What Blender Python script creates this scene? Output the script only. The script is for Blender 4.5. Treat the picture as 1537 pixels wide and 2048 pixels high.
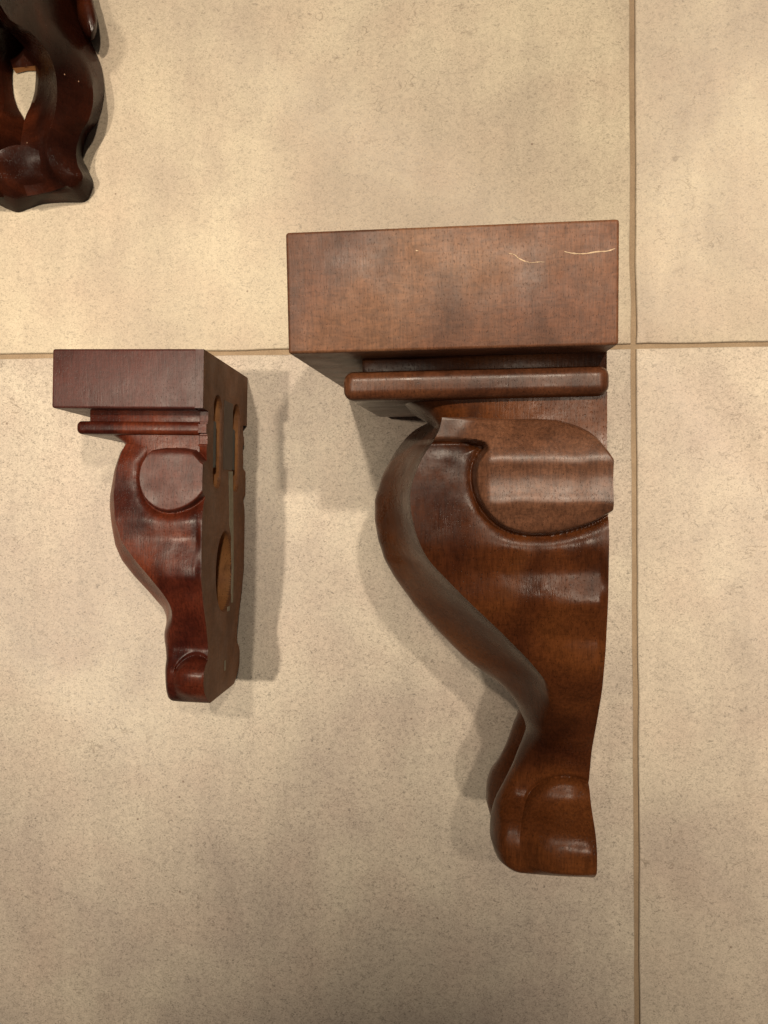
import bpy, bmesh, math
import numpy as np
from mathutils import Matrix, Vector

for o in list(bpy.data.objects):
    bpy.data.objects.remove(o, do_unlink=True)
scn = bpy.context.scene
COL = scn.collection

# ------------------------------------------------------------------ camera
F, CX, CY, H = 1539.0, 768.5, 1024.0, 0.5       # focal length and centre in photo pixels, height above floor
NU, NV = 900.0, 1020.0                          # where straight-down falls in the picture
_a = np.array([(NU - CX) / F, -(NV - CY) / F, -1.0]); _a /= np.linalg.norm(_a)
_b = np.array([0, 0, -1.0])
_v = np.cross(_a, _b); _c = _a @ _b
_K = np.array([[0, -_v[2], _v[1]], [_v[2], 0, -_v[0]], [-_v[1], _v[0], 0]])
R = np.eye(3) + _K + _K @ _K / (1 + _c)
CAM = np.array([0, 0, H])
cam_d = bpy.data.cameras.new('camera'); cam = bpy.data.objects.new('camera', cam_d); COL.objects.link(cam)
cam_d.sensor_fit = 'VERTICAL'; cam_d.sensor_height = 36.0; cam_d.sensor_width = 36.0
cam_d.lens = 36.0 * F / 2048.0; cam_d.clip_start = 0.01; cam_d.clip_end = 50
m = Matrix([list(r) for r in R]).to_4x4(); m.translation = Vector(CAM); cam.matrix_world = m
scn.camera = cam

# ------------------------------------------------------------------ light
world = bpy.data.worlds.new('World'); scn.world = world; world.use_nodes = True
bg = world.node_tree.nodes['Background']
bg.inputs[0].default_value = (1.0, 0.87, 0.80, 1); bg.inputs[1].default_value = 0.075

CEIL = 2.4
def downlight(x, y, power, aim=(0, 0), size=0.042, cone=62, color=(1.0, 0.845, 0.665)):
    d = bpy.data.lights.new('ceiling_downlight', 'SPOT'); d.energy = power; d.color = color
    d.shadow_soft_size = size; d.spot_size = math.radians(cone); d.spot_blend = 1.0
    o = bpy.data.objects.new('ceiling_downlight', d); COL.objects.link(o)
    o.location = (x, y, CEIL)
    o.rotation_euler = (Vector((aim[0], aim[1], 0)) - Vector(o.location)).to_track_quat('-Z', 'Y').to_euler()
    return o
# recessed lamps overhead (shadows fall right, lower right, left and lower left of the corbels)
downlight(-0.84, -0.02, 290, aim=(-0.46, -0.06), cone=26)
downlight(-0.32,  0.80, 185, aim=(-0.08, 0.43), cone=35)
downlight( 0.50,  0.74, 165, aim=( 0.12, 0.41), cone=35)
downlight( 0.46, -0.10, 240, aim=( 0.48, -0.14), cone=28)

vs = scn.view_settings
vs.view_transform = 'Standard'; vs.look = 'None'; vs.gamma = 1.0; vs.exposure = -0.03; vs.use_curve_mapping = False
scn.render.engine = 'CYCLES'

# ------------------------------------------------------------------ helpers
def ray(u, v): return R @ np.array([(u - CX) / F, -(v - CY) / F, -1.0])
def at(u, v, z=0.0):
    d = ray(u, v); return CAM + d * (z - H) / d[2]

class Frame:
    """axes of a corbel lying on its side: d = wall side to front, l = cap to foot, n = across (up)"""
    def __init__(s, psi, th, Wb, Lb, u, v):
        ps, t = math.radians(psi), math.radians(th)
        l0 = np.array([math.sin(ps), -math.cos(ps), 0]); z = np.array([0, 0, 1.0])
        s.l = l0 * math.cos(t) - z * math.sin(t); s.n = l0 * math.sin(t) + z * math.cos(t)
        s.d = np.array([-math.cos(ps), -math.sin(ps), 0])
        oz = Lb * math.sin(t) + Wb / 2 * math.cos(t)
        s.O = at(u, v, oz + Wb / 2 * math.cos(t)) - s.n * Wb / 2
    def L(s, u, v, n):
        d = ray(u, v); p = CAM + d * ((n - (CAM - s.O) @ s.n) / (d @ s.n)) - s.O
        return np.array([p @ s.d, p @ s.l])
    def B(s, u, v, dd=0.0):
        d = ray(u, v); p = CAM + d * ((dd - (CAM - s.O) @ s.d) / (d @ s.d)) - s.O
        return np.array([p @ s.l, p @ s.n])
    def matrix(s):
        M = Matrix.Identity(4)
        for i in range(3):
            M[i][0], M[i][1], M[i][2], M[i][3] = s.d[i], s.l[i], s.n[i], s.O[i]
        return M

def mesh_obj(name, verts, faces, mat, parent=None, smooth=True, angle=38):
    me = bpy.data.meshes.new(name)
    me.from_pydata([tuple(map(float, v)) for v in verts], [], [tuple(map(int, f)) for f in faces])
    me.validate(); me.update()
    if smooth:
        me.shade_smooth(); me.set_sharp_from_angle(angle=math.radians(angle))
    me.materials.append(mat)
    o = bpy.data.objects.new(name, me); COL.objects.link(o)
    if parent is not None: o.parent = parent
    return o

def bm_obj(name, bm, mat, parent=None, angle=38):
    bmesh.ops.recalc_face_normals(bm, faces=bm.faces)
    me = bpy.data.meshes.new(name); bm.to_mesh(me); bm.free()
    me.shade_smooth(); me.set_sharp_from_angle(angle=math.radians(angle))
    me.materials.append(mat)
    o = bpy.data.objects.new(name, me); COL.objects.link(o)
    if parent is not None: o.parent = parent
    return o

def box_part(name, d0, d1, l0, l1, n, mat, parent, bevel=0.0012, seg=3, open_back=False, back_bevel=True):
    """cuboid with eased edges; open_back leaves the wall side to the back panel"""
    bm = bmesh.new(); bmesh.ops.create_cube(bm, size=1)
    for v in bm.verts:
        v.co = ((d0 if v.co.x < 0 else d1), (l0 if v.co.y < 0 else l1), v.co.z * 2 * n)
    ed = [e for e in bm.edges if back_bevel or not all(abs(v.co.x - d0) < 1e-6 for v in e.verts)]
    bmesh.ops.bevel(bm, geom=ed, offset=bevel, segments=seg, profile=0.5, affect='EDGES')
    if open_back:
        bmesh.ops.delete(bm, geom=[f for f in bm.faces if all(abs(v.co.x - d0) < 1e-5 for v in f.verts)], context='FACES')
    return bm_obj(name, bm, mat, parent)

def smooth1(y, k):
    if k < 1: return y
    x = np.arange(-3 * k, 3 * k + 1); g = np.exp(-0.5 * (x / k) ** 2); g /= g.sum()
    lo = 2 * y[0] - y[1:3 * k + 1][::-1]; hi = 2 * y[-1] - y[-3 * k - 1:-1][::-1]
    return np.convolve(np.concatenate([lo, y, hi]), g, 'valid')

def sstep(a, b, x):
    t = np.clip((x - a) / (b - a), 0, 1); return t * t * (3 - 2 * t)

def chaikin(p, n=2, closed=True):
    p = np.array(p, float)
    for _ in range(n):
        q = np.roll(p, -1, 0) if closed else p[1:]
        a = p if closed else p[:-1]
        r = np.empty((len(a) * 2, 2)); r[0::2] = .75 * a + .25 * q; r[1::2] = .25 * a + .75 * q
        p = r if closed else np.vstack([p[:1], r, p[-1:]])
    return p

def sdf_poly(X, Y, P):
    """signed distance, positive inside"""
    d2 = np.full(X.shape, 1e9); inside = np.zeros(X.shape, bool)
    n = len(P)
    for i in range(n):
        ax, ay = P[i]; bx, by = P[(i + 1) % n]
        ex, ey = bx - ax, by - ay
        t = np.clip(((X - ax) * ex + (Y - ay) * ey) / (ex * ex + ey * ey + 1e-18), 0, 1)
        d2 = np.minimum(d2, (X - ax - t * ex) ** 2 + (Y - ay - t * ey) ** 2)
        c = ((ay > Y) != (by > Y)) & (X < (bx - ax) * (Y - ay) / (by - ay + 1e-18) + ax)
        inside ^= c
    return np.where(inside, 1, -1) * np.sqrt(d2)

def vnoise(X, Y, sc, seed):
    """smooth value noise in -1..1"""
    rng = np.random.RandomState(seed); T = rng.rand(64, 64) * 2 - 1
    x = X * sc + 17.3; y = Y * sc + 9.1
    xi = np.floor(x).astype(int); yi = np.floor(y).astype(int); fx = x - xi; fy = y - yi
    fx = fx * fx * (3 - 2 * fx); fy = fy * fy * (3 - 2 * fy)
    g = lambda i, j: T[(yi + j) % 64, (xi + i) % 64]
    return (g(0, 0) * (1 - fx) + g(1, 0) * fx) * (1 - fy) + (g(0, 1) * (1 - fx) + g(1, 1) * fx) * fy

# ------------------------------------------------------------------ materials
def new_mat(name):
    ma = bpy.data.materials.new(name); ma.use_nodes = True
    nt = ma.node_tree; nt.nodes.clear()
    out = nt.nodes.new('ShaderNodeOutputMaterial'); bs = nt.nodes.new('ShaderNodeBsdfPrincipled')
    nt.links.new(bs.outputs[0], out.inputs[0])
    return ma, nt, bs
def N(nt, t, **kw):
    n = nt.nodes.new(t)
    for k, v in kw.items():
        if k.startswith('i_'):
            n.inputs[k[2:]].default_value = v
        else: setattr(n, k, v)
    return n
def coords(nt, scale=(1, 1, 1), loc=(0, 0, 0), rot=(0, 0, 0)):
    tc = N(nt, 'ShaderNodeTexCoord'); mp = N(nt, 'ShaderNodeMapping')
    mp.inputs['Scale'].default_value = scale; mp.inputs['Location'].default_value = loc; mp.inputs['Rotation'].default_value = rot
    nt.links.new(tc.outputs['Object'], mp.inputs[0]); return mp.outputs[0]
def noise(nt, vec, scale, detail=3, rough=0.55, dist=0.0):
    n = N(nt, 'ShaderNodeTexNoise'); n.inputs['Scale'].default_value = scale; n.inputs['Detail'].default_value = detail
    n.inputs['Roughness'].default_value = rough; n.inputs['Distortion'].default_value = dist
    nt.links.new(vec, n.inputs['Vector']); return n.outputs[0]
def ramp(nt, fac, stops, interp='LINEAR'):
    r = N(nt, 'ShaderNodeValToRGB'); r.color_ramp.interpolation = interp
    e = r.color_ramp.elements
    while len(e) < len(stops): e.new(0.5)
    for k, (p, c) in enumerate(stops):
        e[k].position = p; e[k].color = (c, c, c, 1) if isinstance(c, (int, float)) else (*c, 1)
    nt.links.new(fac, r.inputs[0]); return r.outputs[0]
def mix(nt, fac, a, b, mode='MIX'):
    n = N(nt, 'ShaderNodeMix', data_type='RGBA', blend_type=mode)
    for sock, v in ((n.inputs[0], fac), (n.inputs[6], a), (n.inputs[7], b)):
        if isinstance(v, (int, float)): sock.default_value = v
        elif isinstance(v, tuple): sock.default_value = (*v, 1)
        else: nt.links.new(v, sock)
    return n.outputs[2]
def math_n(nt, op, a, b=0.0):
    n = N(nt, 'ShaderNodeMath', operation=op)
    for s, v in ((n.inputs[0], a), (n.inputs[1], b)):
        if isinstance(v, (int, float)): s.default_value = v
        else: nt.links.new(v, s)
    return n.outputs[0]

def wood(name, dark, mid, light, rough=0.38, coat=0.25, off=(0, 0, 0), blotch=16.0, grain=0.35, coat_rough=0.22, spec=0.22, figure=0.14):
    ma, nt, bs = new_mat(name)
    v0 = coords(nt, (1, 1, 1), off)
    vg = coords(nt, (1, 0.10, 1), off)                 # stretched along the grain (cap to foot)
    big = noise(nt, v0, blotch, 3, 0.5, 0.6)
    col = ramp(nt, big, [(0.30, dark), (0.50, mid), (0.72, light)])
    stain = noise(nt, coords(nt, (1, 0.55, 1), (off[0] + 3, off[1] + 1, 2)), blotch * 2.3, 2, 0.5, 0.3)
    col = mix(nt, ramp(nt, stain, [(0.52, 0.0), (0.72, 0.75)]), col, tuple(c * 0.55 for c in dark))
    gr = noise(nt, vg, 900, 4, 0.7, 0.2)
    gm = ramp(nt, gr, [(0.36, 1 - grain * 1.5), (0.60, 1 + grain * 0.55)])
    col = mix(nt, 1.0, col, gm, 'MULTIPLY')
    fl = noise(nt, coords(nt, (0.35, 1, 0.35), (5, 2, 1)), 420, 3, 0.6, 1.2)   # faint cross figure
    col = mix(nt, 1.0, col, ramp(nt, fl, [(0.35, 1 - figure), (0.65, 1 + figure * 0.7)]), 'MULTIPLY')
    pv = noise(nt, coords(nt, (1, 0.28, 1), (1, 4, 2)), 2100, 1, 0.5)
    pores = ramp(nt, pv, [(0.30, 1.0), (0.36, 0.0)])
    col = mix(nt, math_n(nt, 'MULTIPLY', pores, 0.55), col, tuple(c * 0.25 for c in dark))
    nt.links.new(col, bs.inputs['Base Color'])
    rg = ramp(nt, noise(nt, v0, 60, 4, 0.6), [(0.3, rough - 0.08), (0.7, rough + 0.10)])
    nt.links.new(rg, bs.inputs['Roughness'])
    bs.inputs['Coat Weight'].default_value = coat; bs.inputs['Coat Roughness'].default_value = coat_rough
    bs.inputs['Specular IOR Level'].default_value = spec
    hsum = math_n(nt, 'ADD', math_n(nt, 'MULTIPLY', gr, 0.5), math_n(nt, 'MULTIPLY', pores, -0.6))
    hsum = math_n(nt, 'ADD', hsum, math_n(nt, 'MULTIPLY', noise(nt, v0, 140, 3, 0.5), 1.6))
    bp = N(nt, 'ShaderNodeBump'); bp.inputs['Strength'].default_value = 0.22; bp.inputs['Distance'].default_value = 0.0005
    nt.links.new(hsum, bp.inputs['Height']); nt.links.new(bp.outputs[0], bs.inputs['Normal'])
    nt.links.new(bp.outputs[0], bs.inputs['Coat Normal'])
    return ma

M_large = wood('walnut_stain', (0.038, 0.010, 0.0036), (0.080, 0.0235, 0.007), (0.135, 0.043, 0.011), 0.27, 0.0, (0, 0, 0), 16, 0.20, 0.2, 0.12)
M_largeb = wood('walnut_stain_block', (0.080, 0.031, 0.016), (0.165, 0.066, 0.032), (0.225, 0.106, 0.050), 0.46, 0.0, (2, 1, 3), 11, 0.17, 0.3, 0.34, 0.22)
M_largev = wood('walnut_stain_volute_sheen', (0.085, 0.035, 0.018), (0.140, 0.059, 0.030), (0.185, 0.084, 0.045), 0.38, 0.0, (5, 1, 3), 22, 0.22, 0.3, 0.40, 0.20)  # paler stain for the volute, its pinkish sheen put into the colour
M_roll = wood('walnut_stain_roll', (0.050, 0.017, 0.008), (0.095, 0.033, 0.014), (0.140, 0.054, 0.022), 0.32, 0.0, (9, 1, 3), 22, 0.20, 0.3, 0.28, 0.16)
M_small = wood('mahogany_stain', (0.028, 0.005, 0.003), (0.066, 0.013, 0.006), (0.120, 0.027, 0.010), 0.30, 0.0, (7, 2, 1), 24, 0.22, 0.2, 0.14)
M_smallb = wood('mahogany_block', (0.046, 0.012, 0.009), (0.060, 0.016, 0.012), (0.078, 0.020, 0.014), 0.44, 0.0, (4, 3, 1), 20, 0.18, 0.3, 0.35)
M_smallv = wood('mahogany_disc', (0.052, 0.012, 0.007), (0.076, 0.018, 0.010), (0.100, 0.026, 0.013), 0.42, 0.0, (4, 5, 1), 24, 0.2, 0.3, 0.28)
M_back = wood('brown_back_paint', (0.165, 0.070, 0.030), (0.195, 0.084, 0.037), (0.220, 0.098, 0.045), 0.55, 0.0, (1, 6, 2), 14, 0.12, 0.3, 0.2)
M_dark = wood('dark_mahogany', (0.010, 0.0025, 0.0015), (0.020, 0.005, 0.0025), (0.050, 0.011, 0.004), 0.24, 0.0, (1, 1, 8), 20, 0.12, 0.14, 0.15)
M_bare = wood('bare_wood', (0.25, 0.105, 0.036), (0.31, 0.138, 0.048), (0.37, 0.175, 0.062), 0.65, 0.0, (3, 3, 3), 40, 0.08, 0.3, 0.2, 0.05)

def plain(name, c, rough=0.5, metal=0.0):
    ma, nt, bs = new_mat(name)
    v = coords(nt)
    col = mix(nt, ramp(nt, noise(nt, v, 260, 3), [(0.3, 0.0), (0.7, 1.0)]), tuple(x * 0.8 for x in c), tuple(min(1, x * 1.15) for x in c))
    nt.links.new(col, bs.inputs['Base Color']); bs.inputs['Roughness'].default_value = rough; bs.inputs['Metallic'].default_value = metal
    return ma
M_scratch = plain('pale_scratch', (0.62, 0.44, 0.27), 0.6)
M_chip = plain('rubbed_finish', (0.26, 0.14, 0.08), 0.6)
M_plate = plain('blackened_steel', (0.012, 0.015, 0.016), 0.45, 0.6)
M_label = plain('brown_paper', (0.085, 0.050, 0.032), 0.6)
M_paper = plain('grey_paper', (0.26, 0.23, 0.16), 0.7)

def tile_mat(name, tint, off, sp_k=1.0):
    ma, nt, bs = new_mat(name)
    v = coords(nt, (1, 1, 1), off)
    vx = coords(nt, (0.75, 1, 1), off)
    a = ramp(nt, noise(nt, v, 9, 5, 0.6, 0.5), [(0.36, 0.0), (0.62, 1.0)])
    col = mix(nt, a, tuple(c * k for c, k in zip((0.350, 0.300, 0.250), tint)), tuple(c * k for c, k in zip((0.444, 0.396, 0.318), tint)))
    pk = ramp(nt, noise(nt, coords(nt, (1, 1, 1), (off[0] + 4, off[1] + 7, 0)), 22, 3, 0.5), [(0.45, 0.0), (0.75, 0.55)])
    col = mix(nt, pk, col, tuple(c * k for c, k in zip((0.392, 0.318, 0.259), tint)))
    gy = ramp(nt, noise(nt, coords(nt, (1.3, 0.8, 1), (off[0] + 1, off[1] + 2, 0)), 9, 4, 0.6, 0.5), [(0.52, 0.0), (0.80, 0.55 * sp_k)])
    col = mix(nt, gy, col, tuple(c * k for c, k in zip((0.266, 0.233, 0.196), tint)))
    # fine fibre-like speckle
    n1 = noise(nt, vx, 640, 2, 0.6, 2.0)
    sp = ramp(nt, n1, [(0.30, 1 - 0.50 * sp_k), (0.46, 1 - 0.03 * sp_k), (0.64, 1 + 0.12 * sp_k)])
    col = mix(nt, 1.0, col, sp, 'MULTIPLY')
    st = noise(nt, coords(nt, (1, 0.10, 1), (off[0] + 3, off[1] + 8, 0)), 75, 3, 0.6)
    col = mix(nt, 1.0, col, ramp(nt, st, [(0.32, 0.95), (0.68, 1.04)]), 'MULTIPLY')
    n1b = noise(nt, coords(nt, (1, 1, 1), (off[0] + 9, off[1], 0)), 360, 4, 0.75, 1.0)
    col = mix(nt, 1.0, col, ramp(nt, n1b, [(0.32, 1 - 0.20 * sp_k), (0.5, 1.0), (0.70, 1 + 0.08 * sp_k)]), 'MULTIPLY')
    # thin curled squiggles where two noises cross their mid value
    n2 = noise(nt, vx, 105, 1, 0.4, 1.6)
    line = math_n(nt, 'ABSOLUTE', math_n(nt, 'SUBTRACT', n2, 0.5))
    line = ramp(nt, line, [(0.006, 1.0), (0.034, 0.0)])
    gate = ramp(nt, noise(nt, coords(nt, (1, 1, 1), (off[0] + 2, off[1] + 5, 0)), 85, 2, 0.5), [(0.56, 0.0), (0.63, 1.0)])
    dens = ramp(nt, noise(nt, coords(nt, (1, 1, 1), (off[0] + 6, off[1] + 5, 0)), 5.5, 2, 0.5), [(0.48, 0.0), (0.66, 1.0)])
    sq = math_n(nt, 'MULTIPLY', math_n(nt, 'MULTIPLY', line, gate), dens)
    col = mix(nt, math_n(nt, 'MULTIPLY', sq, 0.60 * sp_k), col, (0.12, 0.09, 0.062))
    # tiny dark specks
    vo = N(nt, 'ShaderNodeTexVoronoi'); vo.inputs['Scale'].default_value = 65; nt.links.new(v, vo.inputs['Vector'])
    sel = N(nt, 'ShaderNodeSeparateColor'); nt.links.new(vo.outputs['Color'], sel.inputs[0])
    dot = math_n(nt, 'MULTIPLY', ramp(nt, vo.outputs['Distance'], [(0.03, 1.0), (0.06, 0.0)]), math_n(nt, 'GREATER_THAN', sel.outputs[0], 0.80))
    col = mix(nt, math_n(nt, 'MULTIPLY', dot, 0.75), col, (0.12, 0.075, 0.05))
    nt.links.new(col, bs.inputs['Base Color'])
    nt.links.new(ramp(nt, n1b, [(0.3, 0.46), (0.7, 0.60)]), bs.inputs['Roughness'])
    bs.inputs['Specular IOR Level'].default_value = 0.35
    hh = math_n(nt, 'ADD', math_n(nt, 'MULTIPLY', n1, 0.35), math_n(nt, 'MULTIPLY', sq, -0.8))
    bp = N(nt, 'ShaderNodeBump'); bp.inputs['Strength'].default_value = 0.25; bp.inputs['Distance'].default_value = 0.0004
    nt.links.new(hh, bp.inputs['Height']); nt.links.new(bp.outputs[0], bs.inputs['Normal'])
    return ma

# ------------------------------------------------------------------ floor
gm, nt, bs = new_mat('tan_grout')
v = coords(nt)
c = mix(nt, ramp(nt, noise(nt, v, 45, 4, 0.6), [(0.3, 0.0), (0.7, 1.0)]), (0.225, 0.160, 0.098), (0.295, 0.215, 0.135))
c = mix(nt, 1.0, c, ramp(nt, noise(nt, v, 900, 3, 0.7), [(0.3, 0.8), (0.7, 1.1)]), 'MULTIPLY')
nt.links.new(c, bs.inputs['Base Color']); bs.inputs['Roughness'].default_value = 0.85
bp = N(nt, 'ShaderNodeBump'); bp.inputs['Strength'].default_value = 0.5; bp.inputs['Distance'].default_value = 0.0005
nt.links.new(noise(nt, v, 1200, 3, 0.7), bp.inputs['Height']); nt.links.new(bp.outputs[0], bs.inputs['Normal'])
floor = mesh_obj('floor', [(-1.2, -1.2, -0.0021), (1.2, -1.2, -0.0021), (1.2, 1.2, -0.0021), (-1.2, 1.2, -0.0021)], [(0, 1, 2, 3)], gm, None, False)
floor['kind'] = 'structure'; floor['label'] = 'tan grout bed between the beige floor tiles'

GW = 0.0017                                     # half a joint
def vj(y): return np.interp(y, [-0.33, -0.1524, 0.1046, 0.3232], [0.1206, 0.1183, 0.1163, 0.1134])
def hj(x): return np.interp(x, [-0.3053, -0.1084, 0.117, 0.1984], [0.1053, 0.1051, 0.1040, 0.1033])
TS = 0.60
def edge_line(p0, p1, seed, n=70):
    """slightly uneven tile edge from p0 to p1"""
    rng = np.random.RandomState(seed); t = np.linspace(0, 1, n)[:, None]
    p = np.array(p0) * (1 - t) + np.array(p1) * t
    nrm = np.array([-(p1[1] - p0[1]), p1[0] - p0[0]]); nrm = nrm / np.linalg.norm(nrm)
    w = smooth1(rng.randn(n), 1) * 0.00032; w[0] = w[-1] = 0
    return p + nrm * w[:, None]
def tile(x0, x1, y0, y1, tint, off, seed, sp_k=1.0):
    # corners follow the joints of the photograph
    def cx(xe, y): return (vj(y) + (GW if xe > 0 else -GW)) if abs(xe) == 1 else xe
    def cy(ye, x): return (hj(x) + (GW if ye > 0 else -GW)) if abs(ye) == 1 else ye
    def corner(xe, ye):
        y = ye if abs(ye) != 1 else 0.105; x = cx(xe, y); return (x, cy(ye, x))
    c = [corner(x0, y0), corner(x1, y0), corner(x1, y1), corner(x0, y1)]
    pts = np.vstack([edge_line(c[i], c[(i + 1) % 4], seed * 7 + i)[:-1] for i in range(4)])
    cen = pts.mean(0); n = len(pts)
    # rings: base, side top, eased lip, flat
    offs = [(0.0, -0.008), (0.0, -0.0009), (0.0003, -0.0003), (0.0009, 0.0)]
    verts, faces = [], []
    tn = np.roll(pts, -1, 0) - np.roll(pts, 1, 0); tn /= np.linalg.norm(tn, axis=1)[:, None]
    inn = np.stack([-tn[:, 1], tn[:, 0]], 1)
    for o_, z in offs:
        for p, i_ in zip(pts, inn): verts.append((*(p + i_ * o_), z))
    for r in range(3):
        for k in range(n):
            k2 = (k + 1) % n; faces.append((r * n + k, r * n + k2, (r + 1) * n + k2, (r + 1) * n + k))
    faces.append(tuple(range(3 * n, 4 * n)))
    return mesh_obj('tile', verts, faces, tile_mat('beige_tile', tint, off, sp_k), floor, True, 50)
tile(-TS, -1, 1, 0.1 + TS, (1.10, 1.075, 0.985), (0.3, 0.2, 0), 1, 0.75)
tile(1, TS, 1, 0.1 + TS, (1.11, 1.08, 1.01), (3.1, 1.4, 0), 2, 0.7)
tile(-TS, -1, -TS, -1, (1.05, 1.04, 1.03), (7.7, 5.2, 0), 3, 1.0)
tile(1, TS, -TS, -1, (1.12, 1.10, 1.08), (5.5, 9.3, 0), 4, 0.85)

# ------------------------------------------------------------------ corbel body (carved S-scroll)
def carved_body(fr, root, spec, mats, back=True):
    T = spec
    # half width along the length, read on the wall-side edge
    bl = np.array([fr.B(*p) for p in T['wallside']]); o_ = np.argsort(bl[:, 0]); bl = bl[o_]
    if 'nmax' in T: bl[:, 1] = np.minimum(bl[:, 1], T['nmax'])
    wfun = lambda l: np.interp(l, bl[:, 0], bl[:, 1])
    def crease_pt(p):
        n = 0.05
        for _ in range(12):
            d, l = fr.L(p[0], p[1], n); n = float(wfun(l)) * T['edge_drop']
        return d, l
    cr = np.array([crease_pt(p) for p in T['crease']]); cr = cr[np.argsort(cr[:, 1])]
    si = np.array([fr.L(p[0], p[1], p[2] if len(p) > 2 else 0.0) for p in T['front']]); si = si[np.argsort(si[:, 1])]
    l0, l1 = T['l0'](fr), si[-1, 1]
    ls = np.concatenate([np.arange(l0, l1 - 0.012, T['step']), l1 - 0.012 * (np.linspace(1, 0, 26) ** 1.6)])
    w = smooth1(wfun(ls), 4)
    de = smooth1(np.interp(ls, cr[:, 1], cr[:, 0]), 4)
    dm0 = np.interp(ls, si[:, 1], si[:, 0]); dm = smooth1(dm0, 2); k = sstep(l1 - 0.018, l1 - 0.010, ls); dm = dm * (1 - k) + dm0 * k
    de = np.minimum(de, dm - 0.0015)
    lk = lambda key: np.interp(ls, *np.array([(fr.L(900, y, 0.05)[1], val) for y, val in T[key]]).T)
    phi0 = np.radians(smooth1(lk('phi0'), 5)); groove = smooth1(lk('groove'), 5); wav = smooth1(lk('wave'), 3)
    endr = np.sqrt(np.clip(1 - (np.clip(ls - (l1 - 0.009), 0, None) / 0.009) ** 2, 0, 1)); w = w * (0.80 + 0.20 * endr)
    nu, nf = T['nu'], 46
    U = np.linspace(0, 1, nu)
    D = U[None, :] * de[:, None]; Lg = np.repeat(ls[:, None], nu, 1)
    drop = T['edge_drop']
    Wn = w[:, None] * (1 - (1 - drop) * (U[None, :] ** 2.2))
    Wn = Wn + wav[:, None] * sstep(0, .004, D) * (1 - 0.7 * U[None, :])
    Wn += (0.00045 * vnoise(D, Lg, 48, 3) + 0.00010 * vnoise(D, Lg, 170, 4)) * sstep(0, .004, D)
    # volute
    pv = T['volute_px']; pol = []
    for (u, v) in pv:
        l = fr.L(u, v, T['vol_n'])[1]; pol.append(fr.L(u, v, T['vol_n']))
    pol = chaikin(pol, 1)
    sd = sdf_poly(D, Lg, pol)
    tail = T['tail'](fr, D, Lg)
    moat = (0.2 + 0.8 * tail) * T['moat'] * np.exp(-np.clip(-sd, 0, None) / T['moat_w']) * sstep(-0.004, 0.0, sd + 0.012)
    vy = np.array([(fr.L(1000 if T['big'] else 340, y, T['vol_n'])[1], val) for y, val in T['flute']])
    nv = np.interp(Lg + 0.0011 * vnoise(D, Lg, 38, 8) + 0.0006 * vnoise(D, Lg, 120, 9), vy[:, 0], vy[:, 1])
    nv = np.apply_along_axis(lambda c_: smooth1(c_, 3), 0, nv)
    nv = nv * tail + np.maximum(Wn + T['tail_h'], T['tail_n']) * (1 - tail)
    nv += 0.0002 * vnoise(D, Lg, 90, 5)
    rise = sstep(-0.0010, T['rise'], sd)
    base = Wn - moat
    n_top = base * (1 - rise) + np.maximum(nv, base) * rise
    # foot scroll (toe)
    tu, tv, ru, rv = T['toe_el']                                # rounded thumb: centre and half axes in photo pixels
    tc_, tr_ = fr.L(tu, tv, T['toe_n']), np.abs(fr.L(tu - ru, tv + rv, T['toe_n']) - fr.L(tu, tv, T['toe_n']))
    el = 1 - ((D - tc_[0]) / tr_[0]) ** 2 - ((Lg - tc_[1]) / tr_[1]) ** 2
    sdt = el * tr_[1] * 0.5
    fade = sstep(0, 0.010, l1 - ls)[:, None] * sstep(1.0, 0.93, U)[None, :]
    arc = 1 - sstep(tc_[1] - 0.75 * tr_[1], tc_[1] + 0.1 * tr_[1], Lg)        # crisp over the top of the toe, melting away below
    ec = np.clip(el, 0, 1)
    n_top = n_top + T['toe_h'] * (np.sqrt(ec) * arc + sstep(0, 1, ec) * (1 - arc)) * fade
    n_top = n_top - T['toe_g'] * np.exp(-(sdt / T['toe_gw']) ** 2) * fade * arc
    if T['big']: n_top = np.minimum(n_top, 0.0835)
    else: n_top = np.minimum(n_top, 0.0450)
    ed = n_top[:, -1]
    # front: from the crease round to the middle
    soft = phi0[:, None] / math.radians(45.0)                   # 1 = crisp arris, 0 = rounded over
    t = np.linspace(0, 1, nf)[None, 1:] * np.ones((len(ls), 1))
    r_ = soft * (1 - t) + (1 - soft) * np.cos(math.pi / 2 * t); r_ = np.clip(r_, 0, 1)
    nF = ed[:, None] * r_
    rr = np.sqrt(r_ ** 2 + 0.010) - 0.1                         # cove running out to a softened rib in the middle
    sharp = (1 - np.clip(rr / (math.sqrt(1.010) - 0.1), 0, 1)) ** 1.75
    round_ = np.clip(1 - r_ ** 2.8, 0, 1) ** (1 / 2.8)
    dF = de[:, None] + (dm - de)[:, None] * (sharp * soft + round_ * (1 - soft))
    dF = dF - groove[:, None] * np.exp(-(nF / T['groove_w']) ** 2)
    nr = len(ls)
    Dall = np.concatenate([D, dF], 1); Nall = np.concatenate([n_top, nF], 1); nc = Dall.shape[1]
    Lall = np.repeat(ls[:, None], nc, 1)
    top = np.stack([Dall, Lall, Nall], -1)
    bot = top.copy(); bot[..., 2] *= -1
    fc = lambda i, j: i * nc + j
    is_v = (sd[:-1, :-1] + sd[1:, 1:] + sd[1:, :-1] + sd[:-1, 1:]) / 4 > 0
    is_t = (sdt[:-1, :-1] + sdt[1:, 1:]) / 2 > 0
    groups = {'body': [], 'volute_top': [], 'volute_bot': [], 'toe_top': [], 'toe_bot': []}
    off = nr * nc
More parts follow.
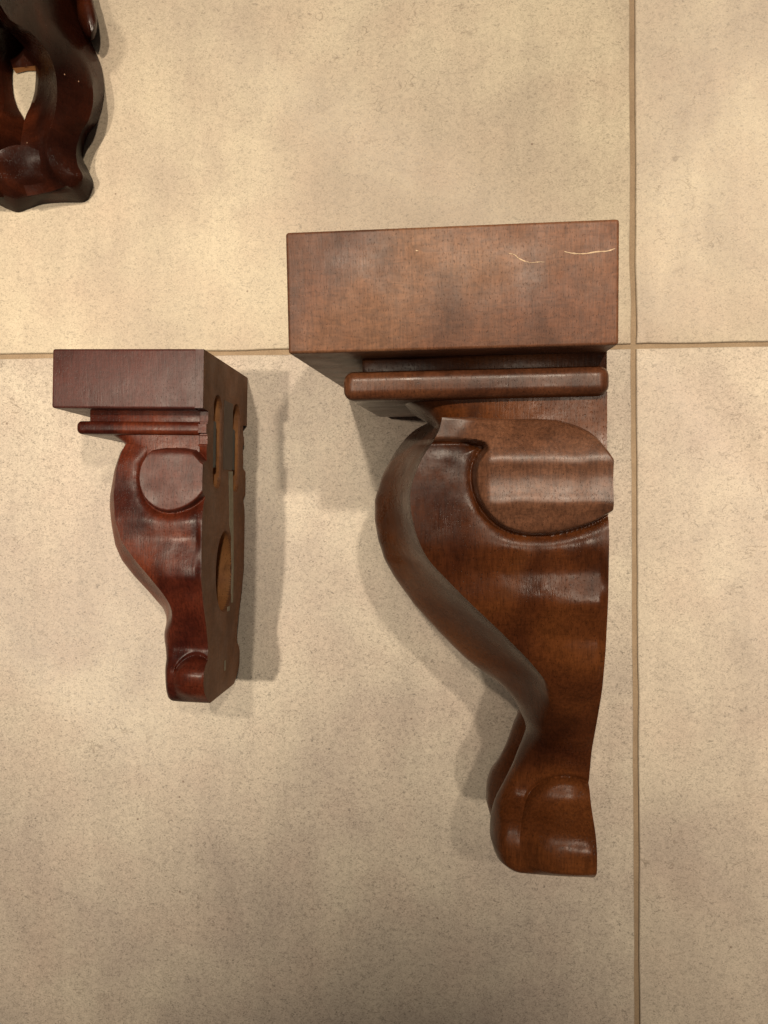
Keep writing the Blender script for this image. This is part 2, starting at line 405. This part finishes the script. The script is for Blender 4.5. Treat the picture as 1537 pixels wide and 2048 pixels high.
    for i in range(nr - 1):
        for j in range(nc - 1):
            a = (fc(i, j), fc(i + 1, j), fc(i + 1, j + 1), fc(i, j + 1))
            b = tuple(off + q for q in (a[3], a[2], a[1], a[0]))
            k = 'body'
            if j < nu - 1:
                if is_v[i, j]: k = 'volute'
                elif is_t[i, j]: k = 'toe'
            groups['body' if k == 'body' else k + '_top'].append(a)
            groups['body' if k == 'body' else k + '_bot'].append(b)
    allv = np.concatenate([top.reshape(-1, 3), bot.reshape(-1, 3)])
    # close the ends and (if wanted) the wall side
    G = groups['body']
    for i in ((0, nr - 1) if back else (nr - 1,)):
        ring = [fc(i, j) for j in range(nc)] + [off + fc(i, j) for j in range(nc - 2, -1, -1)]
        G.append(tuple(ring if i == nr - 1 else ring[::-1]))
    if back:
        for i in range(nr - 1): G.append((fc(i, 0), off + fc(i, 0), off + fc(i + 1, 0), fc(i + 1, 0)))
    def emit(name, faces, mat):
        idx = np.unique(np.concatenate([np.array(f) for f in faces])); mp = np.full(len(allv), -1); mp[idx] = np.arange(len(idx))
        o = mesh_obj(name, allv[idx], [tuple(mp[list(f)]) for f in faces], mat, root, True, 58)
        bm = bmesh.new(); bm.from_mesh(o.data); bmesh.ops.remove_doubles(bm, verts=bm.verts, dist=1e-6)
        bm.to_mesh(o.data); bm.free(); return o
    emit('scroll_body', groups['body'], mats[0])
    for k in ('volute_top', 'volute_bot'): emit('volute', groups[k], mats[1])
    for k in ('toe_top', 'toe_bot'): emit('foot_scroll', groups[k], mats[2])
    return ls, n_top[:, 0]

def neck_part(fr, root, prof, n, mat, d_back=0.0, power=7.0):
    """concave throat between the roll and the scroll: front outline prof (d, l), rounded over to the sides"""
    prof = chaikin(prof, 2, False); k = 26; V, Fc = [], []
    for d, l in prof:
        t = np.linspace(0, 1, k); x = d_back + (d - d_back) * (1 - (1 - t) ** 2.2); y = n * np.clip(1 - ((x - d_back) / (d - d_back)) ** power, 0, 1) ** (1 / power)
        V += [(a, l, b) for a, b in zip(x, y)] + [(a, l, -b) for a, b in zip(x[-2::-1], y[-2::-1])]
    m_ = 2 * k - 1
    for i in range(len(prof) - 1):
        for j in range(m_ - 1): Fc.append((i * m_ + j, (i + 1) * m_ + j, (i + 1) * m_ + j + 1, i * m_ + j + 1))
    return mesh_obj('neck', V, Fc, mat, root, True, 40)

def empty(name, M, label, cat, group=None):
    e = bpy.data.objects.new(name, None); COL.objects.link(e); e.matrix_world = M; e.empty_display_size = 0.05
    e['label'] = label; e['category'] = cat
    if group: e['group'] = group
    return e

# ------------------------------------------------------------------ large corbel
WB = 0.18
fl = Frame(0.55, 4.0, WB, 0.0502, 1240, 437)
large = empty('wooden_corbel', fl.matrix(), 'large brown carved wooden corbel lying beside the tile joint, pale scratches on its cap', 'corbel')
DB = 0.5 * (fl.L(570, 463, WB / 2)[0] + fl.L(578, 705, WB / 2)[0]); LB = 0.0502
cap = box_part('cap_block', 0, DB, 0, LB, WB / 2, M_largeb, large, 0.0013, 4)
nF_ = fl.B(1215, 727)[1]; nR_ = fl.B(1222, 766)[1]; nN_ = fl.B(1215, 815)[1]
lr0, lr1 = fl.L(900, 737, nR_)[1], fl.L(900, 797, nR_)[1]
box_part('fillet', 0, fl.L(725, 728, nF_)[0], LB - 0.002, lr0 + 0.003, nF_, M_large, large, 0.0007, 2)
box_part('roll_moulding', 0, fl.L(690, 766, nR_ * 0.9)[0], lr0, lr1, nR_, M_roll, large, (lr1 - lr0) * 0.36, 8)
npx = [(795, 792), (803, 803), (822, 815), (843, 828), (858, 842), (866, 852), (872, 866)]
nk = [tuple(fl.L(u, v, nN_)) for u, v in npx]
nk = nk + [(nk[-1][0] - .004, fl.L(1215, 905, nN_)[1])]
neck_part(fl, large, nk, nN_, M_large)
big = dict(
    big=True, nu=250, step=0.00062, edge_drop=0.965,
    wallside=[(1214, 832), (1216, 900), (1218, 1000), (1219, 1080), (1217, 1200), (1212, 1300), (1205, 1380), (1195, 1440), (1184, 1500), (1178.5, 1560), (1178, 1590), (1181, 1615), (1187, 1650), (1190, 1690), (1190, 1757)],
    crease=[(885, 838), (880, 862), (866, 885), (845, 915), (828, 955), (820, 985), (822, 1020), (830, 1060), (845, 1100), (862, 1127), (920, 1185), (1000, 1262), (1060, 1322), (1095, 1365), (1118, 1410), (1124, 1440), (1112, 1480), (1085, 1530), (1050, 1580), (1030, 1620), (1022, 1680), (1030, 1725), (1060, 1757)],
    front=[(872, 842), (852, 848), (832, 858), (812, 876), (790, 905), (765, 950), (750, 1000), (750, 1040), (757, 1080), (770, 1120), (790, 1155), (830, 1210), (880, 1265), (930, 1315), (985, 1362), (1013, 1390), (1032, 1420), (1040, 1450, .012), (1035, 1485, .02), (1020, 1530, .022), (1000, 1570, .022), (985, 1605, .022), (978, 1640, .022), (977, 1670, .022), (985, 1700, .022), (1000, 1725, .028), (1020, 1745, .034), (1045, 1754, .038), (1090, 1757.5, .040)],
    l0=lambda f: f.L(1000, 833, 0.066)[1],
    phi0=[(830, 45), (1340, 45), (1400, 34), (1460, 12), (1560, 0), (1760, 0)],
    groove=[(830, 0), (1380, 0), (1440, 0.004), (1500, 0.010), (1600, 0.012), (1760, 0.006)], groove_w=0.011,
    wave=[(830, 0), (1090, 0), (1132, -0.0019), (1195, 0.0019), (1258, -0.0019), (1318, 0.0027), (1390, -0.0006), (1460, 0), (1500, 0.0008), (1560, 0.0), (1760, 0)],
    volute_px=[(830, 884), (820, 825), (905, 825), (1000, 832), (1110, 831), (1160, 846), (1195, 866), (1218, 893), (1240, 930), (1250, 975), (1245, 1015), (1200, 1044), (1170, 1057), (1120, 1071), (1080, 1075), (1040, 1071), (1003, 1057), (973, 1030), (953, 995), (946, 960), (949, 930), (960, 908), (974, 892), (945, 884), (905, 882)],
    vol_n=0.078, moat=0.0032, moat_w=0.0024, rise=0.0019, tail_h=0.0008, tail_n=0.0685,
    flute=[(828, .0680), (845, .0715), (870, .0765), (900, .0802), (924, .0824), (934, .0812), (962, .0802), (990, .0812), (1004, .0828), (1010, .0822), (1040, .0782), (1046, .0786), (1056, .0772), (1080, .0735)],
    tail=lambda f, D, L: 1 - sstep(f.L(985, 900, .078)[0], f.L(900, 900, .078)[0], D),
    toe_el=(1140, 1694, 100, 112),
    toe_n=0.04, toe_y=1605, toe_len=0.022, toe_h=0.0072, toe_r=0.034, toe_g=0.0014, toe_gw=0.0016)
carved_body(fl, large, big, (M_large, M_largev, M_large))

def scratch(parent, pts, width, n, name='scratch'):
    p = chaikin(pts, 2, False); k = len(p)
    tn = np.gradient(p, axis=0); tn /= np.linalg.norm(tn, axis=1)[:, None]; nn = np.stack([-tn[:, 1], tn[:, 0]], 1)
    wv = (0.55 + 0.9 * np.random.RandomState(k).rand(k)) * width * np.sin(np.linspace(0.12, math.pi - 0.12, k)) ** 0.6 * (0.7 + 0.5 * np.abs(np.sin(np.arange(k) * 1.9)))
    a = p + nn * wv[:, None]; b = p - nn * wv[:, None]
    v = [(*q, n) for q in a] + [(*q, n) for q in b]
    return mesh_obj(name, v, [(i, i + 1, k + i + 1, k + i) for i in range(k - 1)], M_scratch, parent, False)
for pp, wd in (([(1018, 507), (1030, 509), (1036, 516), (1048, 522), (1060, 525)],   .00020), ([(1129, 503), (1145, 507), (1170, 508), (1195, 503), (1215, 503), (1231, 497)], .00024),
               ([(1060, 526), (1075, 524), (1090, 524)], .00013), ([(832, 501), (837, 502)], .00022)):
    scratch(cap, [tuple(fl.L(u, v, WB / 2)) for u, v in pp], wd, WB / 2 + 0.00012)

# ------------------------------------------------------------------ small corbel
WS = 0.0915
fs = Frame(-1.0, 0.0, WS, 0.0326, 408, 697)
small = empty('wooden_corbel', fs.matrix(), 'small reddish carved wooden corbel lying on its side, slots in its brown back', 'corbel')
DS, LS, PT = 0.0858, 0.0328, 0.0045
box_part('cap_block', PT, DS, 0, LS, WS / 2, M_smallb, small, 0.0014, 4, True, False)
n1, n2, n3 = 0.0362, 0.0394, 0.0366
q0, q1 = fs.L(300, 842, n2)[1], fs.L(300, 869, n2)[1]
box_part('fillet', PT, fs.L(180, 834, n1)[0], LS - 0.0015, q0 + 0.002, n1, M_small, small, 0.0006, 2, True, False)
box_part('roll_moulding', PT, fs.L(158, 855, n2 * .9)[0], q0, q1, n2, M_small, small, (q1 - q0) * 0.38, 6, True, False)
npx = [(205, 866), (217, 872), (232, 882), (243, 893), (250, 905)]
nk = [tuple(fs.L(u, v, n3)) for u, v in npx]
nk = nk + [(nk[-1][0] - .002, fs.L(415, 925, n3)[1])]
neck_part(fs, small, nk, n3, M_small, PT, 8.0)
sm = dict(
    big=False, nu=210, step=0.00042, edge_drop=0.95, nmax=0.0440,
    wallside=[(415, 885), (411, 920), (408, 985), (404, 1040), (401, 1100), (402, 1160), (407, 1210), (413, 1255), (417, 1300), (414, 1325), (410, 1345), (411, 1375), (415, 1404)],
    crease=[(252, 888), (245, 900), (233, 940), (227, 990), (230, 1040), (242, 1082), (270, 1120), (300, 1155), (328, 1190), (347, 1220), (357, 1255), (361, 1285), (352, 1320), (346, 1350), (344, 1404)],
    front=[(256, 889), (243, 903), (231, 940), (222, 990), (221, 1012), (225, 1050), (232, 1090), (245, 1120), (270, 1152), (300, 1184), (325, 1215), (336, 1245), (338, 1272), (335, 1310, .012), (331, 1360, .018), (329, 1392, .021), (332, 1401, .024), (345, 1405, .026)],
    l0=lambda f: f.L(340, 888, 0.038)[1],
    phi0=[(880, 45), (1220, 45), (1260, 34), (1300, 10), (1410, 6)],
    groove=[(880, 0), (1230, 0), (1300, 0.002), (1410, 0.002)], groove_w=0.008,
    wave=[(880, 0), (1050, 0), (1090, -0.0012), (1150, 0.0010), (1170, 0.0010), (1200, -0.0006), (1410, 0)],
    volute_px=[(288, 908), (302, 893), (380, 893), (398, 914), (420, 935), (425, 965), (410, 985), (395, 1003), (372, 1018), (340, 1027), (312, 1022), (288, 1003), (276, 978), (273, 950), (278, 926)],
    vol_n=0.0445, moat=0.0040, moat_w=0.0020, rise=0.0017, tail_h=0.0, tail_n=0.0,
    flute=[(885, .0385), (905, .0440), (960, .0449), (1000, .0447), (1030, .0440)],
    tail=lambda f, D, L: np.ones_like(D),
    toe_el=(392, 1372, 46, 58),
    toe_n=0.030, toe_y=1330, toe_len=0.012, toe_h=0.0035, toe_r=0.012, toe_g=0.0014, toe_gw=0.0016)
ls_s, w_s = carved_body(fs, small, sm, (M_small, M_smallv, M_small), back=False)

# brown back with two hanging slots, a shallow channel and an oval pocket
def back_panel():
    segs = [(0.0003, LS - 0.0003, WS / 2 - 0.0002), (LS, q0, n1), (q0 + .0012, q1 - .0012, n2 - .0002), (q1, ls_s[0], n3)]
    lsb = np.concatenate([np.arange(0.0003, ls_s[0], 0.0004), np.arange(ls_s[0], ls_s[-1], 0.0004), [ls_s[-1]]])
    wv = np.interp(lsb, ls_s, w_s)
    for a, b, n in segs: wv = np.where((lsb >= a) & (lsb < b), n, wv)
    wv = np.where((lsb >= q1) & (lsb <= fs.L(415, 915, n3)[1]), np.maximum(wv, n3), wv)
    nn = 300
    NN = np.clip(np.linspace(-1, 1, nn)[None, :] * (WS / 2), -wv[:, None], wv[:, None]); LL = np.repeat(lsb[:, None], nn, 1)
    def cap_sd(n_, a, b, r):
        y = np.clip(LL, a, b); return r - np.sqrt((NN - n_) ** 2 + (LL - y) ** 2)
    sl1 = [fs.B(437, 790), fs.B(437, 978)]; sl2 = [fs.B(474, 808), fs.B(474, 984)]
    dep = np.zeros_like(NN)
    r = 0.0078
    A = cap_sd(sl1[0][1], sl1[0][0] + r, sl1[1][0] - r, r); Bq = cap_sd(sl2[0][1], sl2[0][0] + r, sl2[1][0] - r, r)
    for s_ in (A, Bq): dep = np.maximum(dep, 0.0040 * sstep(-0.0001, 0.0012, s_))
    o1, o2 = fs.B(449, 1062), fs.B(452, 1222)
    cn, cl, rn, rl = (o1[1] + o2[1]) / 2, (o1[0] + o2[0]) / 2, 0.0180, (o2[0] - o1[0]) / 2
    q = 1 - np.sqrt(((NN - cn) / rn) ** 2 + ((LL - cl) / rl) ** 2)
    dep = np.maximum(dep, 0.013 * sstep(-0.02, 0.16, q))
    chn = 0.0 * 0.0011 * sstep(-0.0002, 0.0004, np.minimum(0.0055 - np.abs(NN - cn - .001), np.minimum(LL - fs.B(450, 800)[0], fs.B(450, 1060)[0] - LL)))
    dep = np.maximum(dep, chn)
    nr = len(lsb)
    V = np.stack([dep, LL, NN], -1).reshape(-1, 3)
    Fb, Fw = [], []
    inn = np.maximum(np.maximum(A, Bq), q * 0.01) 
    for i in range(nr - 1):
        for j in range(nn - 1):
            f = (i * nn + j, i * nn + j + 1, (i + 1) * nn + j + 1, (i + 1) * nn + j)
            (Fw if (dep[i, j] + dep[i + 1, j + 1]) / 2 > 0.0016 else Fb).append(f)
    sk = len(V); sv = []
    for sg, col_ in ((1, nn - 1), (-1, 0)):
        for i in range(nr): sv += [(PT + .0002, lsb[i], sg * wv[i])]
    V = np.vstack([V, sv]); Fs = []
    last = int(np.searchsorted(lsb, ls_s[0] + 0.001))
    for i in range(last):
        Fs.append((i * nn + nn - 1, (i + 1) * nn + nn - 1, sk + i + 1, sk + i))
        Fs.append((i * nn, sk + nr + i, sk + nr + i + 1, (i + 1) * nn))
    Fs.append((0, nn - 1, sk, sk + nr))
    def emit(name, faces, mat, par):
        faces = [tuple(f) for f in faces]; idx = np.unique(np.concatenate([np.array(f) for f in faces])); mp = np.full(len(V), -1); mp[idx] = np.arange(len(idx))
        return mesh_obj(name, V[idx], [tuple(mp[list(f)]) for f in faces], mat, par, True, 40)
    bp_ = emit('back_panel', Fb, M_back, small)
    lim = lambda f: max(V[q][1] for q in f)
    emit('back_edge', [f for f in Fs if lim(f) < LS], M_smallb, bp_)
    for sg in (1, -1): emit('back_edge', [f for f in Fs if lim(f) >= LS and V[f[0]][2] * sg > 0], M_small, bp_)
    emit('slot_wood', Fw, M_bare, bp_)['label'] = 'bare orange wood inside the slots and the oval pocket'
    for (p0, p1, n_) in ((fs.B(430, 842), fs.B(430, 935), sl1[0][1] + 0.0045), (fs.B(467, 858), fs.B(467, 940), sl2[0][1] + 0.0045)):
        bm = bmesh.new(); bmesh.ops.create_cube(bm, size=1)
        for v_ in bm.verts:
            v_.co = (0.0007 + v_.co.x * 0.0008, (p0[0] + p1[0]) / 2 + v_.co.y * (p1[0] - p0[0]), n_ + v_.co.z * 0.0062)
        bmesh.ops.bevel(bm, geom=[e for e in bm.edges], offset=0.0005, segments=2, affect='EDGES')
        bm_obj('keyhole_plate', bm, M_plate, bp_)
    def strip(name, quads, mat):
        bm = bmesh.new()
        for (ua, va, ub, vb) in quads:                 # thin card from the upper left to the lower right pixel of the panel
            la, na = fs.B(ua, va); lb, nb = fs.B(ub, vb)
            r_ = bmesh.ops.create_cube(bm, size=1)
            for v_ in r_['verts']:
                v_.co = (-0.00010 + v_.co.x * 0.0004, (la + lb) / 2 + v_.co.y * (lb - la), (na + nb) / 2 + v_.co.z * abs(nb - na))
        return bm_obj(name, bm, mat, bp_)
    ps = [fs.B(u, v) for u, v in ((457.5, 943), (465.5, 943), (466.5, 1050), (467, 1140), (465.5, 1205), (462.5, 1205), (464.5, 1140), (463, 1075), (459, 1052))]
    k = len(ps)
    vv = [(-0.0003, l, n) for l, n in ps] + [(0.0003, l, n) for l, n in ps]
    mesh_obj('paper_strip', vv, [tuple(range(k))[::-1]] + [(q, (q + 1) % k, k + (q + 1) % k, k + q) for q in range(k)], M_paper, bp_, False)
    strip('paint_chip', [(455, 1214, 459, 1221)], M_paper)
    strip('paint_chip', [(449, 1322, 451, 1340)], M_paper)
    strip('label_strip', [(448.5, 800, 463.5, 941)], M_label)
back_panel()

# ------------------------------------------------------------------ pierced dark corbel cut by the picture's corner
org = at(42, 300, 0)
pc = empty('pierced_corbel', Matrix.Translation(Vector(org)), 'dark glossy corbel with a pierced almond opening, cut off by the frame corner', 'corbel')
def P3(u, v, h): return at(u, v, h) - org
def loft(rows_px, sub=6, across=5):
    """rows: list of polylines [(u, v, h)...]; smooth both ways"""
    A = np.array([[P3(*p) for p in r] for r in rows_px])          # poly x station x 3
    def cat(P, k):
        n = len(P); Q = []
        for i in range(n - 1):
            p0, p1, p2, p3 = P[max(i - 1, 0)], P[i], P[i + 1], P[min(i + 2, n - 1)]
            for t in np.linspace(0, 1, k, endpoint=False):
                Q.append(0.5 * (2 * p1 + (p2 - p0) * t + (2 * p0 - 5 * p1 + 4 * p2 - p3) * t ** 2 + (3 * p1 - p0 - 3 * p2 + p3) * t ** 3))
        Q.append(P[-1]); return np.array(Q)
    A = np.array([cat(a, sub) for a in A])
    return A
def strips(name, A, sharp_rows, across, mat, parent, bulge=None):
    """quad strips between neighbouring polylines; bulge lifts the middle of a strip"""
    V, Fc = [], []
    cols = []
    for r in range(len(A) - 1):
        for t in np.linspace(0, 1, across, endpoint=(r == len(A) - 2)):
            p = A[r] * (1 - t) + A[r + 1] * t
            if bulge and bulge[r]: p = p + np.array([0, 0, bulge[r]]) * math.sin(math.pi * t)
            cols.append(p)
    k = A.shape[1]
    for c_ in cols: V += list(c_)
    for i in range(len(cols) - 1):
        for j in range(k - 1): Fc.append((i * k + j, i * k + j + 1, (i + 1) * k + j + 1, (i + 1) * k + j))
    o = mesh_obj(name, V, Fc, mat, parent, True, 30)
    return o
h_o, h_c, h_r, h_i = 0.001, 0.020, 0.031, 0.016
outer = [(130, -170), (150, -110), (160, -60), (165, -10), (172, 40), (184, 85), (203, 133), (209, 183), (198, 238), (176, 272), (166, 312), (177, 340), (187, 368), (178, 397)]
crease = [(20, -170), (48, -110), (72, -55), (92, 0), (113, 40), (141, 80), (172, 127), (187, 187), (180, 235), (163, 264), (153, 300), (156, 330), (166, 352), (160, 372)]
ridge = [(-70, -140), (-45, -80), (-15, -20), (20, 38), (56, 60), (87, 92), (108, 132), (115, 185), (108, 238), (98, 273), (94, 304), (103, 333), (117, 355), (133, 373)]
inner = [(-95, -120), (-70, -60), (-35, 0), (0, 48), (32, 76), (56, 104), (71, 132), (70, 180), (61, 212), (50, 238), (42, 285), (42, 330), (45, 360), (55, 392)]
hr = [0.125, 0.115, 0.100, 0.080, 0.064, 0.052, 0.043, 0.037, 0.033, 0.031, 0.029, 0.026, 0.022, 0.018]
hc = [0.060, 0.056, 0.050, 0.042, 0.035, 0.029, 0.023, 0.020, 0.019, 0.019, 0.018, 0.017, 0.016, 0.014]
hi = [0.030, 0.028, 0.024, 0.018, 0.014, 0.011, 0.009, 0.008, 0.010, 0.016, 0.024, 0.023, 0.020, 0.016]
def rows(sel):
    out = []
    for pl, hh in sel:
        out.append([(p[0], p[1], (hh[i] if isinstance(hh, list) else hh)) for i, p in enumerate(pl)])
    return out
floor_in = [(p[0] + (2 if i < 9 else 0), p[1] + 2) for i, p in enumerate(inner)]
A = loft(rows([(outer, h_o), (crease, hc), (ridge, hr), (inner, hi), (floor_in, 0.001)]))
leg = strips('side_scroll', A, None, 7, M_dark, pc, bulge=[0.001, 0.0015, -0.0015, 0])
# mirrored partner on the other side of the opening
ax = P3(51, 200, 0.0)[0]
B2 = A.copy(); B2[..., 0] = 2 * ax - B2[..., 0]
strips('side_scroll', B2[::-1], None, 7, M_dark, pc, bulge=[0, -0.0015, 0.0015, 0.001])
# foot joining the two scrolls
foot_o = [(178, 397), (166, 404), (145, 404.5), (120, 405), (85, 408), (55, 418), (35, 424), (15, 418), (-8, 408), (-45, 405), (-90, 404)]
foot_m = [(160, 372), (152, 380), (140, 383), (118, 386), (86, 386), (56, 392), (36, 396), (16, 392), (-8, 388), (-45, 385), (-85, 378)]
foot_t = [(133, 373), (128, 371), (115, 362), (98, 350), (78, 345), (56, 346), (36, 348), (16, 346), (-8, 345), (-40, 352), (-62, 370)]
foot_i = [(103, 333), (100, 325), (92, 312), (84, 304), (70, 298), (54, 292), (38, 290), (22, 292), (2, 300), (-16, 312), (-30, 330)]
ff = lambda a, b: [b + (a - b) * min(1, 2.2 * min(i_, 10 - i_) / 10) for i_ in range(11)]
FA = loft([[(u, v, h_) for (u, v), h_ in zip(pl, hh)] for pl, hh in ((foot_o, [.001] * 11), (foot_m, ff(.013, .014)), (foot_t, ff(.0225, .018)), (foot_i, ff(.0262, .0255)))], 5)
strips('foot', FA, None, 8, M_dark, pc, bulge=[0.001, 0.0015, 0.001])
# web closing the upper half of the opening, bare edge towards it
web = [(-60, -170, .010), (-40, -90, .008), (-10, -10, .006), (5, 60, .005), (14, 100, .005), (26, 136, .005)]
web2 = [(130, -170, .010), (110, -90, .008), (90, -10, .006), (85, 60, .005), (82, 100, .005), (78, 130, .005)]
WA = loft([web, [((a[0] + b[0]) / 2, (a[1] + b[1]) / 2 + 2, a[2] - .002) for a, b in zip(web, web2)], web2], 5)
wb = strips('web', WA, None, 5, M_dark, pc, bulge=[-.001, -.001])
e0, e1, e2 = P3(26, 136, .005), P3(52, 134, .003), P3(78, 130, .005)
vv = [e0, e1, e2, e2 * [1, 1, 0] + [0, -.0014, .001], e1 * [1, 1, 0] + [0, -.0014, .001], e0 * [1, 1, 0] + [0, -.0014, .001]]
mesh_obj('web_edge', vv, [(0, 5, 4, 1), (1, 4, 3, 2)], M_bare, wb, True)
# rounded leaf lobe beside the upper scroll
lobe = chaikin([(150, -60), (152, 5), (156, 40), (172, 74), (182, 84), (191, 76), (197, 45), (190, 10), (176, -40), (165, -80)], 2)
rings = [(1.0, .001), (1.0, .010), (0.93, .016), (0.75, .0195), (0.4, .021)]
cen = lobe.mean(0); V, Fc = [], []; k = len(lobe)
for s_, h_ in rings: V += [P3(*(cen + (p - cen) * s_), h_) for p in lobe]
for r_ in range(len(rings) - 1):
    for j in range(k): Fc.append((r_ * k + j, (r_ * k + (j + 1) % k), (r_ + 1) * k + (j + 1) % k, (r_ + 1) * k + j))
Fc.append(tuple((len(rings) - 1) * k + j for j in range(k)))
mesh_obj('leaf_lobe', V, Fc, M_dark, pc, True, 60)
# unseen tall cap out of frame, added to shade the hollow between scrolls
cb = P3(40, -260, 0.03)
bm = bmesh.new(); bmesh.ops.create_cube(bm, size=1)
for v_ in bm.verts: v_.co = (cb[0] + v_.co.x * 0.11, cb[1] + 0.012 + v_.co.y * 0.05, 0.045 + v_.co.z * 0.09)
bmesh.ops.bevel(bm, geom=[e for e in bm.edges], offset=0.002, segments=3, affect='EDGES')
bm_obj('cap_block', bm, M_dark, pc)

# small chips where the finish is gone
def chip(parent, u, v, h, r, seed):
    rng = np.random.RandomState(seed); c = P3(u, v, h); k = 9
    ring = [c + np.array([math.cos(a) * r * (0.6 + 0.6 * rng.rand()), math.sin(a) * r * (0.8 + 0.9 * rng.rand()), 0.0]) for a in np.linspace(0, 2 * math.pi, k, endpoint=False)]
    top_ = [c + (p - c) * 0.7 + np.array([0, 0, 0.0004]) for p in ring]
    mesh_obj('finish_chip', ring + top_, [(i, (i + 1) % k, k + (i + 1) % k, k + i) for i in range(k)] + [tuple(range(k, 2 * k))], M_chip, parent, True)
for u, v, h, sd_ in ((130, 149, .0375, 1), (158, 163, .0300, 2), (55, 286, .0275, 3)): chip(leg, u, v, h, 0.0004, sd_)
